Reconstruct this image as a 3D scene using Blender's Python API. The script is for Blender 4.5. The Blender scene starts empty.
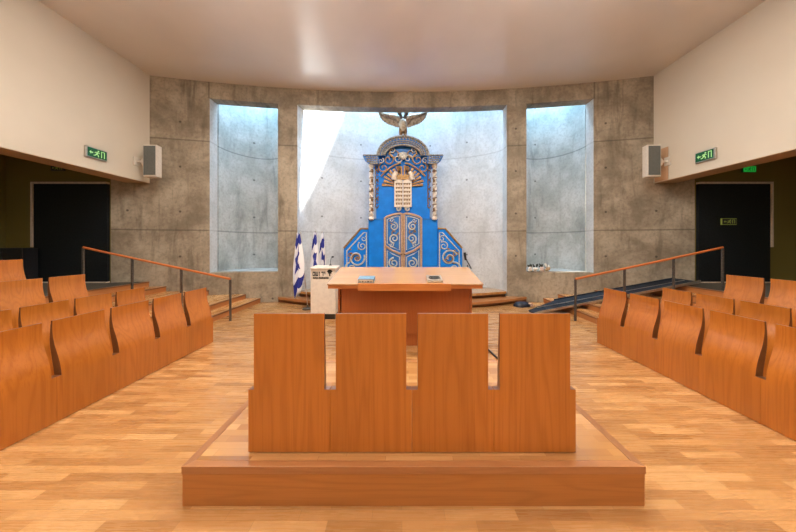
import bpy, bmesh, math, random
from mathutils import Vector, Matrix, Euler
R = random.Random(7)
PI = math.pi
S = bpy.context.scene
COL = S.collection
F = 285.0            # focal length in pixels
HC = 1.717           # camera height
CX, CY = 402.0, 245.0

# ------------------------------------------------------------------ helpers
def wx(px, d): return (px - CX) * d / F
def wz(py, d): return HC + (CY - py) * d / F

class MB:
    def __init__(s): s.bm = bmesh.new(); s.m = 0
    def face(s, vs):
        try:
            f = s.bm.faces.new(vs); f.material_index = s.m; return f
        except ValueError: return None
    def box(s, a, b, m=None):
        if m is not None: s.m = m
        x0, y0, z0 = a; x1, y1, z1 = b
        v = [s.bm.verts.new(p) for p in ((x0,y0,z0),(x1,y0,z0),(x1,y1,z0),(x0,y1,z0),(x0,y0,z1),(x1,y0,z1),(x1,y1,z1),(x0,y1,z1))]
        for q in ((0,3,2,1),(4,5,6,7),(0,1,5,4),(1,2,6,5),(2,3,7,6),(3,0,4,7)): s.face([v[i] for i in q])
        return v
    def obox(s, c, size, mat):           # oriented box
        vs = s.box([-h/2 for h in size], [h/2 for h in size])
        for v in vs: v.co = mat @ v.co + Vector(c)
    def prism(s, poly, axis, lo, hi, capm=None):    # poly = 2D outline; axis 'x','y','z'
        def P(p, t):
            a, b = p
            return (t, a, b) if axis == 'x' else ((a, t, b) if axis == 'y' else (a, b, t))
        n = len(poly)
        A = [s.bm.verts.new(P(p, lo)) for p in poly]; B = [s.bm.verts.new(P(p, hi)) for p in poly]
        for i in range(n):
            j = (i+1) % n; s.face([A[i], A[j], B[j], B[i]])
        s.face(A[::-1]); s.face(B)
    def tube(s, path, r, n=8, closed=False, cap=True):
        P = [Vector(p) for p in path]; m = len(P); rings = []
        rr = r if isinstance(r, (list, tuple)) else [r]*m
        up = None
        for i in range(m):
            t = (P[(i+1) % m] - P[i-1]) if closed else (P[min(i+1, m-1)] - P[max(i-1, 0)])
            t.normalize()
            if up is None:
                up = Vector((0,1,0)) if abs(t.y) < .9 else Vector((1,0,0))
            a = t.cross(up)
            if a.length < 1e-5: a = t.orthogonal()
            a.normalize(); up = a.cross(t).normalized()
            rings.append([s.bm.verts.new(P[i] + rr[i]*(a*math.cos(2*PI*k/n) + up*math.sin(2*PI*k/n))) for k in range(n)])
        for i in range(m if closed else m-1):
            A, B = rings[i], rings[(i+1) % m]
            for k in range(n): s.face([A[k], A[(k+1) % n], B[(k+1) % n], B[k]])
        if not closed and cap: s.face(rings[0][::-1]); s.face(rings[-1])
    def lathe(s, prof, c=(0,0,0), n=20):   # prof = (r,z)
        c = Vector(c); rings = []
        for r, z in prof:
            if r < 1e-5: rings.append([s.bm.verts.new(c + Vector((0,0,z)))])
            else: rings.append([s.bm.verts.new(c + Vector((r*math.cos(2*PI*k/n), r*math.sin(2*PI*k/n), z))) for k in range(n)])
        for A, B in zip(rings, rings[1:]):
            for k in range(n):
                l = (k+1) % n
                if len(A) == 1 and len(B) == 1: continue
                if len(A) == 1: s.face([A[0], B[l], B[k]][::-1])
                elif len(B) == 1: s.face([A[k], A[l], B[0]])
                else: s.face([A[k], A[l], B[l], B[k]])
        if len(rings[0]) > 1: s.face(rings[0][::-1])
        if len(rings[-1]) > 1: s.face(rings[-1])
    def ball(s, c, r, sc=(1,1,1), n=10, rot=None):
        c = Vector(c); rings = []
        for i in range(n//2 + 1):
            a = -PI/2 + PI*i/(n//2)
            row = [Vector((r*math.cos(a)*math.cos(2*PI*k/n)*sc[0], r*math.cos(a)*math.sin(2*PI*k/n)*sc[1], r*math.sin(a)*sc[2])) for k in range(n)]
            if i in (0, n//2): row = row[:1]
            if rot: row = [rot @ p for p in row]
            rings.append([s.bm.verts.new(c + p) for p in row])
        for A, B in zip(rings, rings[1:]):
            for k in range(n):
                l = (k+1) % n
                if len(A) == 1: s.face([A[0], B[l], B[k]])
                elif len(B) == 1: s.face([A[k], A[l], B[0]])
                else: s.face([A[k], A[l], B[l], B[k]])
    def build(s, name, mats, parent=None, origin=None, smooth=None, bevel=None):
        if not isinstance(mats, (list, tuple)): mats = [mats]
        bmesh.ops.recalc_face_normals(s.bm, faces=s.bm.faces[:])
        o0 = Vector(origin) if origin is not None else (parent_world(parent) if parent else Vector())
        for v in s.bm.verts: v.co -= o0
        me = bpy.data.meshes.new(name); s.bm.to_mesh(me); s.bm.free()
        for m in mats: me.materials.append(m)
        if smooth:
            for p in me.polygons: p.use_smooth = True
            me.set_sharp_from_angle(angle=math.radians(smooth))
        ob = bpy.data.objects.new(name, me); COL.objects.link(ob)
        if parent: ob.parent = parent; ob.location = o0 - parent_world(parent)
        else: ob.location = o0
        if bevel:
            b = ob.modifiers.new('bevel', 'BEVEL'); b.width = bevel; b.segments = 2; b.limit_method = 'ANGLE'; b.angle_limit = math.radians(40)
        return ob

def parent_world(p):
    v = Vector()
    while p: v += p.location; p = p.parent
    return v
def tag(o, label, cat, group=None):
    o['label'] = label; o['category'] = cat
    if group: o['group'] = group
    return o
def thing(name, label, cat, loc, group=None):
    o = bpy.data.objects.new(name, None); COL.objects.link(o); o.location = loc; o.empty_display_size = .1
    return tag(o, label, cat, group)
def struct(o): o['kind'] = 'structure'; return o
def dup(root, loc, rz, label, group=None):
    r = root.copy(); COL.objects.link(r); r.location = loc; r.rotation_euler = (0, 0, rz); r['label'] = label
    if group: r['group'] = group
    for ch in list(root.children):
        c = ch.copy(); COL.objects.link(c); c.parent = r
        for g in ch.children:
            d = g.copy(); COL.objects.link(d); d.parent = c
    return r

# ------------------------------------------------------------------ materials
def mat(name, col=(.5,.5,.5), rough=.5, metal=0, spec=.5, emis=None, es=0, coat=0):
    m = bpy.data.materials.new(name); m.use_nodes = True
    b = m.node_tree.nodes['Principled BSDF']
    b.inputs['Base Color'].default_value = (*col, 1); b.inputs['Roughness'].default_value = rough
    b.inputs['Metallic'].default_value = metal; b.inputs['Specular IOR Level'].default_value = spec
    b.inputs['Coat Weight'].default_value = coat; b.inputs['Coat Roughness'].default_value = .12
    if emis: b.inputs['Emission Color'].default_value = (*emis, 1); b.inputs['Emission Strength'].default_value = es
    return m
class NT:
    def __init__(s, m): s.m = m; s.t = m.node_tree; s.b = s.t.nodes['Principled BSDF']
    def n(s, typ, **kw):
        nd = s.t.nodes.new(typ)
        for k, v in kw.items():
            if k.startswith('_'): setattr(nd, k[1:], v)
            else:
                key = k.replace('__', ' ')
                s.put(nd.inputs[key], v)
        return nd
    def put(s, sock, v):
        if isinstance(v, bpy.types.NodeSocket): s.t.links.new(v, sock)
        else: sock.default_value = v
    def math(s, op, a, b=0.0, c=None):
        nd = s.t.nodes.new('ShaderNodeMath'); nd.operation = op
        s.put(nd.inputs[0], a); s.put(nd.inputs[1], b)
        if c is not None: s.put(nd.inputs[2], c)
        return nd.outputs[0]
    def mix(s, f, a, b, blend='MIX'):
        nd = s.t.nodes.new('ShaderNodeMix'); nd.data_type = 'RGBA'; nd.blend_type = blend
        s.put(nd.inputs[0], f)
        s.put(nd.inputs[6], (*a, 1) if isinstance(a, tuple) and len(a) == 3 else a)
        s.put(nd.inputs[7], (*b, 1) if isinstance(b, tuple) and len(b) == 3 else b)
        return nd.outputs[2]
    def coord(s, scale, rand=True):
        tc = s.n('ShaderNodeTexCoord')
        v = tc.outputs['Object']
        if rand:
            oi = s.n('ShaderNodeObjectInfo')
            mu = s.t.nodes.new('ShaderNodeVectorMath'); mu.operation = 'MULTIPLY_ADD'
            cb = s.n('ShaderNodeCombineXYZ'); r = s.math('MULTIPLY', oi.outputs['Random'], 37.0)
            for i in range(3): s.put(cb.inputs[i], r)
            s.put(mu.inputs[0], v); mu.inputs[1].default_value = (1,1,1); s.put(mu.inputs[2], cb.outputs[0])
            v = mu.outputs[0]
        mp = s.t.nodes.new('ShaderNodeMapping'); s.put(mp.inputs['Vector'], v); mp.inputs['Scale'].default_value = scale
        return mp.outputs[0]
    def noise(s, vec, scale=1, detail=3, rough=.5, dist=0):
        nd = s.n('ShaderNodeTexNoise', Vector=vec, Scale=scale, Detail=detail, Roughness=rough, Distortion=dist)
        return nd.outputs['Fac']
    def ramp(s, f, stops):
        nd = s.t.nodes.new('ShaderNodeValToRGB'); s.put(nd.inputs[0], f); e = nd.color_ramp.elements
        while len(e) < len(stops): e.new(.5)
        for k, (p, c) in zip(e, stops): k.position = p; k.color = (*c, 1) if len(c) == 3 else c
        return nd.outputs[0]
    def smooth(s, x, lo, hi):
        nd = s.t.nodes.new('ShaderNodeMapRange'); nd.interpolation_type = 'SMOOTHSTEP'
        s.put(nd.inputs[0], x); nd.inputs[1].default_value = lo; nd.inputs[2].default_value = hi
        return nd.outputs[0]
    def bump(s, h, st=.2, dist=.02):
        nd = s.n('ShaderNodeBump', Height=h, Strength=st, Distance=dist); s.put(s.b.inputs['Normal'], nd.outputs[0])

def wood(name, a, b, axis='z', rough=.32, coat=.25, ring=38, spec=.5):
    m = mat(name, a, rough, coat=coat, spec=spec); t = NT(m)
    sc = {'x': (.3,4.5,4.5), 'y': (4.5,.3,4.5), 'z': (4.5,4.5,.3)}[axis]
    fs = {'x': (2,90,90), 'y': (90,2,90), 'z': (90,90,2)}[axis]
    n1 = t.noise(t.coord(sc), .8, 2, .5, .3)
    rings = t.math('SINE', t.math('MULTIPLY', n1, float(ring)*2))
    rings = t.math('MULTIPLY_ADD', rings, .5, .5)
    rings = t.math('POWER', rings, 3.0)
    big = t.noise(t.coord(tuple(x*.25 for x in sc)), 1.2, 2)
    fine = t.noise(t.coord(fs), 1, 3, .6)
    c = t.mix(t.smooth(big, .3, .7), a, tuple(x*.86 for x in a))
    c = t.mix(t.math('MULTIPLY', rings, .3), c, b)
    c = t.mix(t.math('MULTIPLY', t.smooth(fine, .45, .75), .35), c, b)
    t.put(t.b.inputs['Base Color'], c)
    return m

def parquet(name, cols, rot=0, bw=.46, rh=.074, rough=.27, coat=.3):
    m = mat(name, cols[0], rough, coat=coat); t = NT(m)
    tc = t.n('ShaderNodeTexCoord')
    mp = t.t.nodes.new('ShaderNodeMapping'); t.put(mp.inputs['Vector'], tc.outputs['Object']); mp.inputs['Rotation'].default_value = (0,0,rot)
    def brick(seedoff, w):
        mo = t.t.nodes.new('ShaderNodeMapping'); t.put(mo.inputs['Vector'], mp.outputs[0]); mo.inputs['Location'].default_value = (seedoff, 0, 0)
        br = t.t.nodes.new('ShaderNodeTexBrick')
        t.put(br.inputs['Vector'], mo.outputs[0])
        br.offset = .41; br.offset_frequency = 2; br.squash = 1.0
        br.inputs['Scale'].default_value = 1; br.inputs['Mortar Size'].default_value = .0012; br.inputs['Mortar Smooth'].default_value = .3
        br.inputs['Brick Width'].default_value = w; br.inputs['Row Height'].default_value = rh
        br.inputs['Color1'].default_value = (0,0,0,1); br.inputs['Color2'].default_value = (1,1,1,1); br.inputs['Mortar'].default_value = (.3,.3,.3,1)
        return br
    b1 = brick(0, bw); b2 = brick(.23, bw)
    c = t.ramp(b1.outputs['Color'], [(0, cols[0]), (.35, cols[1]), (.7, cols[2]), (1, cols[3])])
    g = t.mix(.5, (0,0,0), (1,1,1))
    gm = t.t.nodes.new('ShaderNodeMapping'); t.put(gm.inputs['Vector'], mp.outputs[0]); gm.inputs['Scale'].default_value = (3, 55, 55)
    gn = t.noise(gm.outputs[0], 1, 3, .6)
    c = t.mix(t.math('MULTIPLY', t.smooth(gn, .4, .8), .2), c, cols[3], 'MULTIPLY')
    bn = t.noise(mp.outputs[0], .7, 2)
    c = t.mix(t.math('MULTIPLY', t.smooth(bn, .35, .7), .25), c, cols[2])
    c = t.mix(t.math('MULTIPLY', b1.outputs['Fac'], .45), c, (.12,.06,.02))
    t.put(t.b.inputs['Base Color'], c)
    t.put(t.b.inputs['Roughness'], t.math('MULTIPLY_ADD', gn, .15, rough-.07))
    return m

def concrete(name, a, b, joints=True, hole=True, rough=.75, st=.55, jl=.55, vj=False):
    m = mat(name, a, rough, spec=.3); t = NT(m)
    tc = t.n('ShaderNodeTexCoord'); ob = tc.outputs['Object']
    sp = t.n('ShaderNodeSeparateXYZ', Vector=ob)
    mp = t.t.nodes.new('ShaderNodeMapping'); t.put(mp.inputs['Vector'], ob); mp.inputs['Scale'].default_value = (3.2, .6, .45)
    streak = t.noise(mp.outputs[0], 1.3, 5, .62, .4)
    blot = t.noise(ob, 1.1, 6, .65, .3); fine = t.noise(ob, 14, 4, .6)
    c = t.mix(t.smooth(blot, .32, .68), a, b)
    c = t.mix(t.math('MULTIPLY', t.smooth(streak, .5, .75), st), c, tuple(x*.42 for x in b))
    c = t.mix(t.math('MULTIPLY', t.smooth(fine, .4, .75), .4), c, tuple(x*.6 for x in b))
    c = t.mix(t.math('MULTIPLY', t.smooth(t.noise(ob, 2.3, 5, .6), .55, .8), .3), c, tuple(min(1, x*1.35) for x in a))
    h = t.math('MULTIPLY', fine, .5)
    if joints:
        for z in (2.14, 4.72):
            d = t.math('ABSOLUTE', t.math('SUBTRACT', sp.outputs['Z'], z))
            l = t.math('SUBTRACT', 1.0, t.smooth(d, .006, .03))
            c = t.mix(t.math('MULTIPLY', l, jl), c, tuple(x*.3 for x in b))
    if vj:
        for x in (-5.6, 5.59):
            d = t.math('ABSOLUTE', t.math('SUBTRACT', sp.outputs['X'], x))
            l = t.math('MULTIPLY', t.math('SUBTRACT', 1.0, t.smooth(d, .006, .03)), t.math('GREATER_THAN', sp.outputs['Z'], 5.97))
            c = t.mix(t.math('MULTIPLY', l, .6), c, tuple(x*.3 for x in b))
    if hole:
        fx = t.math('SUBTRACT', t.math('FRACT', t.math('DIVIDE', t.math('ADD', sp.outputs['X'], 20.35), 1.22)), .5)
        fz = t.math('SUBTRACT', t.math('FRACT', t.math('DIVIDE', t.math('ADD', sp.outputs['Z'], 12.05), 1.28)), .5)
        r = t.math('SQRT', t.math('ADD', t.math('POWER', t.math('MULTIPLY', fx, 1.22), 2.0), t.math('POWER', t.math('MULTIPLY', fz, 1.28), 2.0)))
        l = t.math('SUBTRACT', 1.0, t.smooth(r, .022, .04))
        c = t.mix(t.math('MULTIPLY', l, .75), c, tuple(x*.2 for x in b))
    t.put(t.b.inputs['Base Color'], c); t.bump(h, .25, .01)
    return m

def paint(name, a, rough=.55, spec=.4):
    m = mat(name, a, rough, spec=spec); t = NT(m)
    tc = t.n('ShaderNodeTexCoord'); n = t.noise(tc.outputs['Object'], .9, 3)
    t.put(t.b.inputs['Base Color'], t.mix(t.smooth(n, .3, .7), a, tuple(x*.95 for x in a)))
    n2 = t.noise(tc.outputs['Object'], 60, 2); t.bump(n2, .05, .003)
    return m
def speck(name, a, b, scale=30, rough=.6, metal=0, spec=.5, lo=.4, hi=.65):
    m = mat(name, a, rough, metal, spec); t = NT(m)
    tc = t.n('ShaderNodeTexCoord'); n = t.noise(tc.outputs['Object'], scale, 3, .6)
    t.put(t.b.inputs['Base Color'], t.mix(t.smooth(n, lo, hi), a, b)); return m

M = {}
M['seat'] = wood('seat plywood', (.47,.155,.022), (.26,.072,.010), 'z', rough=.27, coat=.35)
M['shaded_edge'] = wood('shaded wood edge', (.17,.055,.015), (.10,.03,.008), 'x')  # brown end grain, darkened further for the shade in the seat notches
M['desk'] = wood('desk veneer', (.42,.125,.03), (.28,.07,.016), 'z', rough=.35)
M['desk_top'] = wood('desk top beech', (.50,.275,.12), (.42,.205,.08), 'x', rough=.24, coat=.6, ring=14)
M['desk_lip'] = wood('desk lip', (.56,.20,.05), (.42,.13,.03), 'x', rough=.35)
M['riser'] = wood('riser wood', (.42,.165,.04), (.24,.08,.018), 'x', rough=.4, coat=.1)
M['riser_y'] = wood('step riser wood', (.50,.20,.06), (.36,.12,.03), 'y', rough=.4, coat=.1)
M['nosing'] = wood('nosing wood', (.40,.17,.06), (.27,.10,.03), 'x', rough=.35)
M['nosing_y'] = wood('nosing wood side', (.27,.11,.038), (.18,.068,.02), 'y', rough=.4, coat=.1)
M['rail'] = wood('handrail wood', (.50,.14,.03), (.36,.09,.018), 'x', rough=.35)
FC = [(.29,.13,.040), (.38,.182,.060), (.45,.23,.082), (.53,.295,.118)]
M['floor'] = parquet('parquet floor', FC)
M['deck'] = parquet('platform deck', [tuple(x*1.05 for x in c) for c in FC], rh=.07, rough=.22, coat=.6)
M['tread'] = parquet('step tread', [tuple(x*1.35 for x in c) for c in FC], rot=PI/2)
M['landing'] = speck('dark landing floor', (.055,.045,.032), (.08,.066,.048), 60, .95)  # plain dark brown speckle over the landing floor
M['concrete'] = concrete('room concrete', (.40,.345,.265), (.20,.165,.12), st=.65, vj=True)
M['concrete_skylit'] = concrete('alcove concrete', (.62,.65,.67), (.50,.53,.54), rough=.7, st=.25, jl=.28)  # room concrete paled and cooled; blue skylight is put into the colour
M['concrete_side'] = concrete('niche concrete', (.56,.60,.61), (.36,.40,.40), rough=.7, st=.6)  # likewise cooled, carrying the niche skylight in its colour
M['ceiling'] = paint('ceiling paint', (.70,.65,.60), .27, .6)
M['wall'] = paint('wall paint', (.64,.58,.48), .6)
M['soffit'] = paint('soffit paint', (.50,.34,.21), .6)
M['olive'] = paint('olive paint', (.16,.13,.03), .7)
M['black_panel'] = speck('black fabric panel', (.004,.006,.008), (.008,.011,.014), 25, .55, spec=.3)
M['alu'] = speck('brushed aluminium', (.62,.58,.52), (.50,.46,.41), 40, .4, 1.0)
M['frame'] = speck('pale door frame', (.60,.50,.40), (.52,.43,.34), 20, .5)
M['steel'] = speck('grey painted steel', (.10,.085,.075), (.14,.12,.10), 30, .4, .6)
M['black'] = speck('black plastic', (.012,.012,.014), (.02,.02,.024), 40, .4)
M['navy'] = speck('navy fabric', (.004,.006,.015), (.010,.013,.028), 26, .5)
M['ramp'] = speck('navy ramp surface', (.006,.012,.024), (.014,.024,.04), 45, .55, spec=.3)
M['white'] = speck('white laminate', (.72,.66,.57), (.66,.60,.52), 12, .4)
M['speaker_white'] = speck('speaker casing', (.68,.63,.56), (.62,.57,.50), 20, .45)
M['grille'] = speck('speaker grille', (.10,.11,.105), (.16,.17,.16), 110, .6, .3)
M['tan'] = wood('tan board', (.55,.34,.20), (.48,.28,.15), 'z', rough=.6, coat=0)
M['blue'] = speck('ark blue paint', (.000,.17,.66), (.001,.20,.74), 4, .45, spec=.25)
M['blue_dk'] = speck('ark deep blue', (.002,.12,.42), (.004,.16,.52), 5, .45)
M['gold'] = speck('aged gilding', (.38,.22,.08), (.20,.11,.04), 22, .42, .35)
M['gold_dk'] = speck('dark gilding', (.22,.115,.04), (.12,.07,.03), 24, .5, .2)
M['pinkgold'] = speck('ark pale gilded frame', (.52,.36,.25), (.38,.24,.15), 24, .45, .15)
M['silver'] = speck('silvered carving', (.60,.63,.62), (.40,.41,.38), 26, .45, .1)
M['bronze'] = speck('weathered bronze', (.40,.35,.28), (.20,.15,.10), 12, .5, .35)
M['pewter'] = speck('aged pewter carving', (.33,.33,.30), (.14,.115,.08), 22, .5, .1)
M['bronze_dk'] = speck('dark bronze', (.10,.075,.055), (.05,.035,.025), 14, .5, .2)
M['bronze_lt'] = speck('pale bronze', (.50,.46,.38), (.30,.25,.18), 12, .5, .2)
M['ivory'] = speck('ivory paint', (.74,.68,.60), (.60,.53,.45), 14, .5)
M['green'] = mat('exit green', (.0,.10,.035), .4)
M['green_lit'] = mat('lit green diffuser', (.01,.20,.03), .4, emis=(.02,.55,.06), es=.45)
M['picto'] = mat('pale green pictogram', (.45,.75,.35), .4, emis=(.35,.7,.25), es=.25)
M['picto_dim'] = mat('dim yellow green pictogram', (.30,.36,.08), .5, emis=(.3,.36,.06), es=.12)
M['bookblue'] = speck('pale blue book cover', (.10,.22,.36), (.20,.33,.45), 18, .4)
M['bookgrey'] = speck('grey brown book cover', (.30,.25,.20), (.22,.18,.14), 25, .5)
M['paper'] = speck('paper edge', (.78,.74,.66), (.66,.62,.55), 60, .8)
M['ink'] = mat('black lettering', (.012,.011,.010), .5)
M['flower_w'] = speck('white petals', (.80,.77,.70), (.70,.64,.58), 40, .7)
M['flower_p'] = speck('pinkish petals', (.62,.42,.36), (.75,.6,.52), 40, .7)
M['flower_t'] = speck('straw petals', (.55,.38,.20), (.65,.5,.32), 40, .7)
M['leaf_dk'] = speck('dark foliage', (.015,.02,.018), (.03,.035,.02), 40, .7)

def flag_mat():
    m = mat('flag cloth', (.8,.8,.82), .8); t = NT(m)
    uv = t.n('ShaderNodeTexCoord').outputs['UV']; sp = t.n('ShaderNodeSeparateXYZ', Vector=uv)
    u, v = sp.outputs['X'], sp.outputs['Y']
    def band(x, lo, hi): return t.math('MULTIPLY', t.math('GREATER_THAN', x, lo), t.math('LESS_THAN', x, hi))
    st = t.math('ADD', band(v, .09, .25), band(v, .75, .91))
    px = t.math('MULTIPLY', t.math('SUBTRACT', u, .5), 1.05); py = t.math('SUBTRACT', v, .5)
    def tri(sgn):
        ds = []
        for a in (90, 210, 330):
            ds.append(t.math('ADD', t.math('MULTIPLY', px, math.cos(math.radians(a))*sgn), t.math('MULTIPLY', py, math.sin(math.radians(a))*sgn)))
        d = t.math('MAXIMUM', t.math('MAXIMUM', ds[0], ds[1]), ds[2])
        return band(d, .062, .122)
    f = t.math('MINIMUM', t.math('ADD', t.math('ADD', st, tri(1)), tri(-1)), 1.0)
    t.put(t.b.inputs['Base Color'], t.mix(f, (.80,.80,.84), (.015,.025,.24)))
    return m
M['flag'] = flag_mat()

# ------------------------------------------------------------------ setting: curved concrete wall, shafts, ceiling, side walls
CX0 = .04
def arc_y(x): return 8.81 - (x - CX0)**2/58.4
TH = .35
def arc_pts(x0, x1, off=0.0):
    n = max(2, int(abs(x1-x0)/.18))
    return [(x0 + (x1-x0)*i/n, arc_y(x0 + (x1-x0)*i/n) + off) for i in range(n+1)]
def arc_block(mb, x0, x1, z0, z1, th=TH):
    mb.prism(arc_pts(x0, x1) + arc_pts(x1, x0, th), 'z', z0, z1)
ZC, ZL, ZTOP, ZS = 6.45, 5.97, 8.2, .914
LX0, LX1, CXL, CXR, RX0, RX1 = -5.58, -3.73, -3.17, 3.18, 3.745, 5.57
w = MB()
arc_block(w, -7.90, LX0, 0, ZTOP); arc_block(w, RX1, 7.95, 0, ZTOP)
arc_block(w, LX1, CXL, 0, ZTOP); arc_block(w, CXR, RX0, 0, ZTOP)
for a, b in ((LX0, LX1), (CXL, CXR), (RX0, RX1)): arc_block(w, a, b, ZL, ZTOP)
for a, b in ((LX0, LX1), (RX0, RX1)): arc_block(w, a, b, 0, ZS)
wo = struct(w.build('wall_back', [M['concrete'], M['concrete_skylit']], smooth=30))
for p in wo.data.polygons:            # skylight painted into the jambs: paler, bluer copy of the room concrete
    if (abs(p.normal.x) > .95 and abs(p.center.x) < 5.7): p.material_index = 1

def shaft(name, cx, hw, y0, depth, z0, m='concrete_side'):
    pts = []
    for i in range(49):
        a = PI*i/48
        pts.append((cx + hw*math.cos(a), y0 + depth*math.sin(a)))
    outer = [(cx + (hw+.2)*math.cos(PI*i/48), y0 + (depth+.2)*math.sin(PI*i/48)) for i in range(48, -1, -1)]
    mb = MB(); mb.prism(pts + outer, 'z', z0, ZTOP)
    return struct(mb.build(name, M[m], smooth=40))
shaft('wall_alcove', CX0, 3.215, 8.665, 1.50, 0, 'concrete_skylit')
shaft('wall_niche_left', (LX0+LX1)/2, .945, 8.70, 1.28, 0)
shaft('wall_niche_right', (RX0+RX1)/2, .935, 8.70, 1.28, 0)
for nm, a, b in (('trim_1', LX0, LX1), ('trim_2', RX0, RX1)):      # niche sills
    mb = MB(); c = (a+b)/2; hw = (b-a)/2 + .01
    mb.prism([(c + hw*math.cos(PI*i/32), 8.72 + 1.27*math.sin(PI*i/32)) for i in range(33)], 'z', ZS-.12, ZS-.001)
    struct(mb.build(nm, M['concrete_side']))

c = MB(); c.prism([(-11, -4.2), (11, -4.2), (11, 7.0)] + arc_pts(7.9, -7.9, .12) + [(-11, 7.0)], 'z', ZC, ZC+.12)
struct(c.build('ceiling', M['ceiling']))
f = MB(); f.prism([(-11, -4.2), (11, -4.2), (11, 7.0)] + arc_pts(7.9, -7.9, .3) + [(-11, 7.0)], 'z', -.15, 0)
struct(f.build('floor', M['floor']))
SX, SX2, ZSOF = 7.04, 7.58, 3.43
for sg, nm in ((-1, 'wall_left'), (1, 'wall_right')):
    mb = MB(); cx = CX0*0
    a, b = sorted((sg*SX + .0, sg*SX2))
    mb.prism([(a, -4.2), (b, -4.2), (b, arc_y(b)+.02), (a, arc_y(a)+.02)], 'z', ZSOF+.012, ZC)
    struct(mb.build(nm, M['wall']))
    mb = MB(); mb.prism([(a, -4.2), (b, -4.2), (b, arc_y(b)+.02), (a, arc_y(a)+.02)], 'z', ZSOF, ZSOF+.012)
    struct(mb.build('trim_3' if sg < 0 else 'trim_4', M['soffit']))
    # side bay: outer wall, bay ceiling, olive end wall
    mb = MB(); x0, x1 = sorted((sg*10.75, sg*10.95)); mb.box((x0, -4.2, 0), (x1, 7.85, 4.3))
    struct(mb.build('wall_bay_left' if sg < 0 else 'wall_bay_right', M['olive']))
    mb = MB(); x0, x1 = sorted((sg*SX2, sg*10.95)); mb.box((x0, -4.2, 4.15), (x1, 8.1, 4.3))
    struct(mb.build('ceiling_bay_left' if sg < 0 else 'ceiling_bay_right', M['olive']))
    mb = MB(); x0, x1 = sorted((sg*(7.91 if sg < 0 else 7.96), sg*10.95)); mb.box((x0, 7.74, 0), (x1, 7.9, 4.3))
    struct(mb.build('wall_end_left' if sg < 0 else 'wall_end_right', M['olive']))
mb = MB(); mb.box((-11, -4.4, 0), (11, -4.2, ZC)); struct(mb.build('wall_front', M['wall']))

# black door panels with light metal frames at the ends of the side bays
LAND = .70
for sg, nm in ((-1, 'door_1'), (1, 'door_2')):
    x0, x1 = sorted((sg*(7.93 if sg < 0 else 7.98), sg*9.9))
    mb = MB(); mb.box((x0, 7.66, LAND+.03), (x1, 7.735, 3.36)); d = struct(mb.build(nm, M['black_panel'], origin=((x0+x1)/2, 7.70, LAND)))
    mb = MB(); mb.box((x0, 7.63, 3.365), (x1, 7.735, 3.41)); mb.box((x0, 7.63, LAND+.001), (x1, 7.735, LAND+.029))
    xs = x0 - .055 if sg < 0 else x1 + .005
    mb.box((xs, 7.63, 1.66), (xs+.05, 7.735, 3.41))
    mb.build('door_frame', M['frame'], d)

# ------------------------------------------------------------------ steps and tiers at both sides
def block(mb, xa, xb, y0, y1, z0, z1, sg, toarc=False):
    x0, x1 = sorted((sg*xa, sg*xb))
    if toarc: pts = [(x0, y0), (x1, y0)] + [p for p in arc_pts(x1, x0, -.004)]
    else: pts = [(x0, y0), (x1, y0), (x1, y1), (x0, y1)]
    mb.prism(pts, 'z', z0, z1)
RIS = [(4.22, .135), (4.62, .265), (5.6, .41), (6.65, .555), (7.05, LAND)]
for sg, sd in ((-1, 'left'), (1, 'right')):
    off = .04
    z = 0.0; mbs = MB(); mbt = MB(); mbn = MB()
    for i, (x, zt) in enumerate(RIS):
        xe = 7.89
        block(mbs, x+.004, xe, 6.12, 0, z, zt-.03, sg, True)
        nxt = RIS[i+1][0] if i < 4 else 7.89
        if i < 4:
            block(mbt, x+.045, nxt+.003, 6.12, 0, zt-.03, zt, sg, True)
        block(mbn, x-.008, x+.045, 6.11, 0, zt-.03, zt+.001, sg, True)
        z = zt
    st = thing('side_steps', 'broad wooden steps rising behind the %s handrail to the %s black door' % (sd, sd), 'steps', (sg*5.8, 7, 0), 'flights of side steps')
    mbs.build('riser', M['riser_y'], st); mbt.build('tread', M['tread'], st); mbn.build('nosing', M['nosing_y'], st)
    # landing in front of the black door and seating tiers
    mb = MB()
    block(mb, 7.10, 7.89, 6.12, 0, .556, LAND-.001, sg, True)
    block(mb, 7.89, 10.74, -4.19, 7.62, 0, LAND-.001, sg); block(mb, 7.10, 7.89, -4.19, 6.115, 0, LAND-.001, sg)
    struct(mb.build('floor_landing_' + sd, M['landing']))
    mb = MB(); mt = MB(); mn = MB()
    for xa, xb, zt in ((5.1, 7.1, .25), (6.2, 7.1, .50)):
        z0 = 0 if zt < .3 else .25
        block(mb, xa+.004, xb, -4.19, 6.10, z0, zt-.03, sg)
        block(mt, xa+.045, (6.2 if zt < .3 else 7.09), -4.19, 6.10, zt-.03, zt, sg)
        block(mn, xa, xa+.045, -4.19, 6.10, zt-.03, zt+.001, sg)
    block(mb, 7.06, 7.1, -4.19, 6.10, .5, LAND-.03, sg); block(mn, 7.045, 7.1, -4.19, 6.10, LAND-.03, LAND+.001, sg)
    o = struct(mb.build('floor_tier_' + sd, M['riser_y'])); mt.build('tread', M['tread'], o); mn.build('nosing', M['nosing_y'], o)

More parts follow.
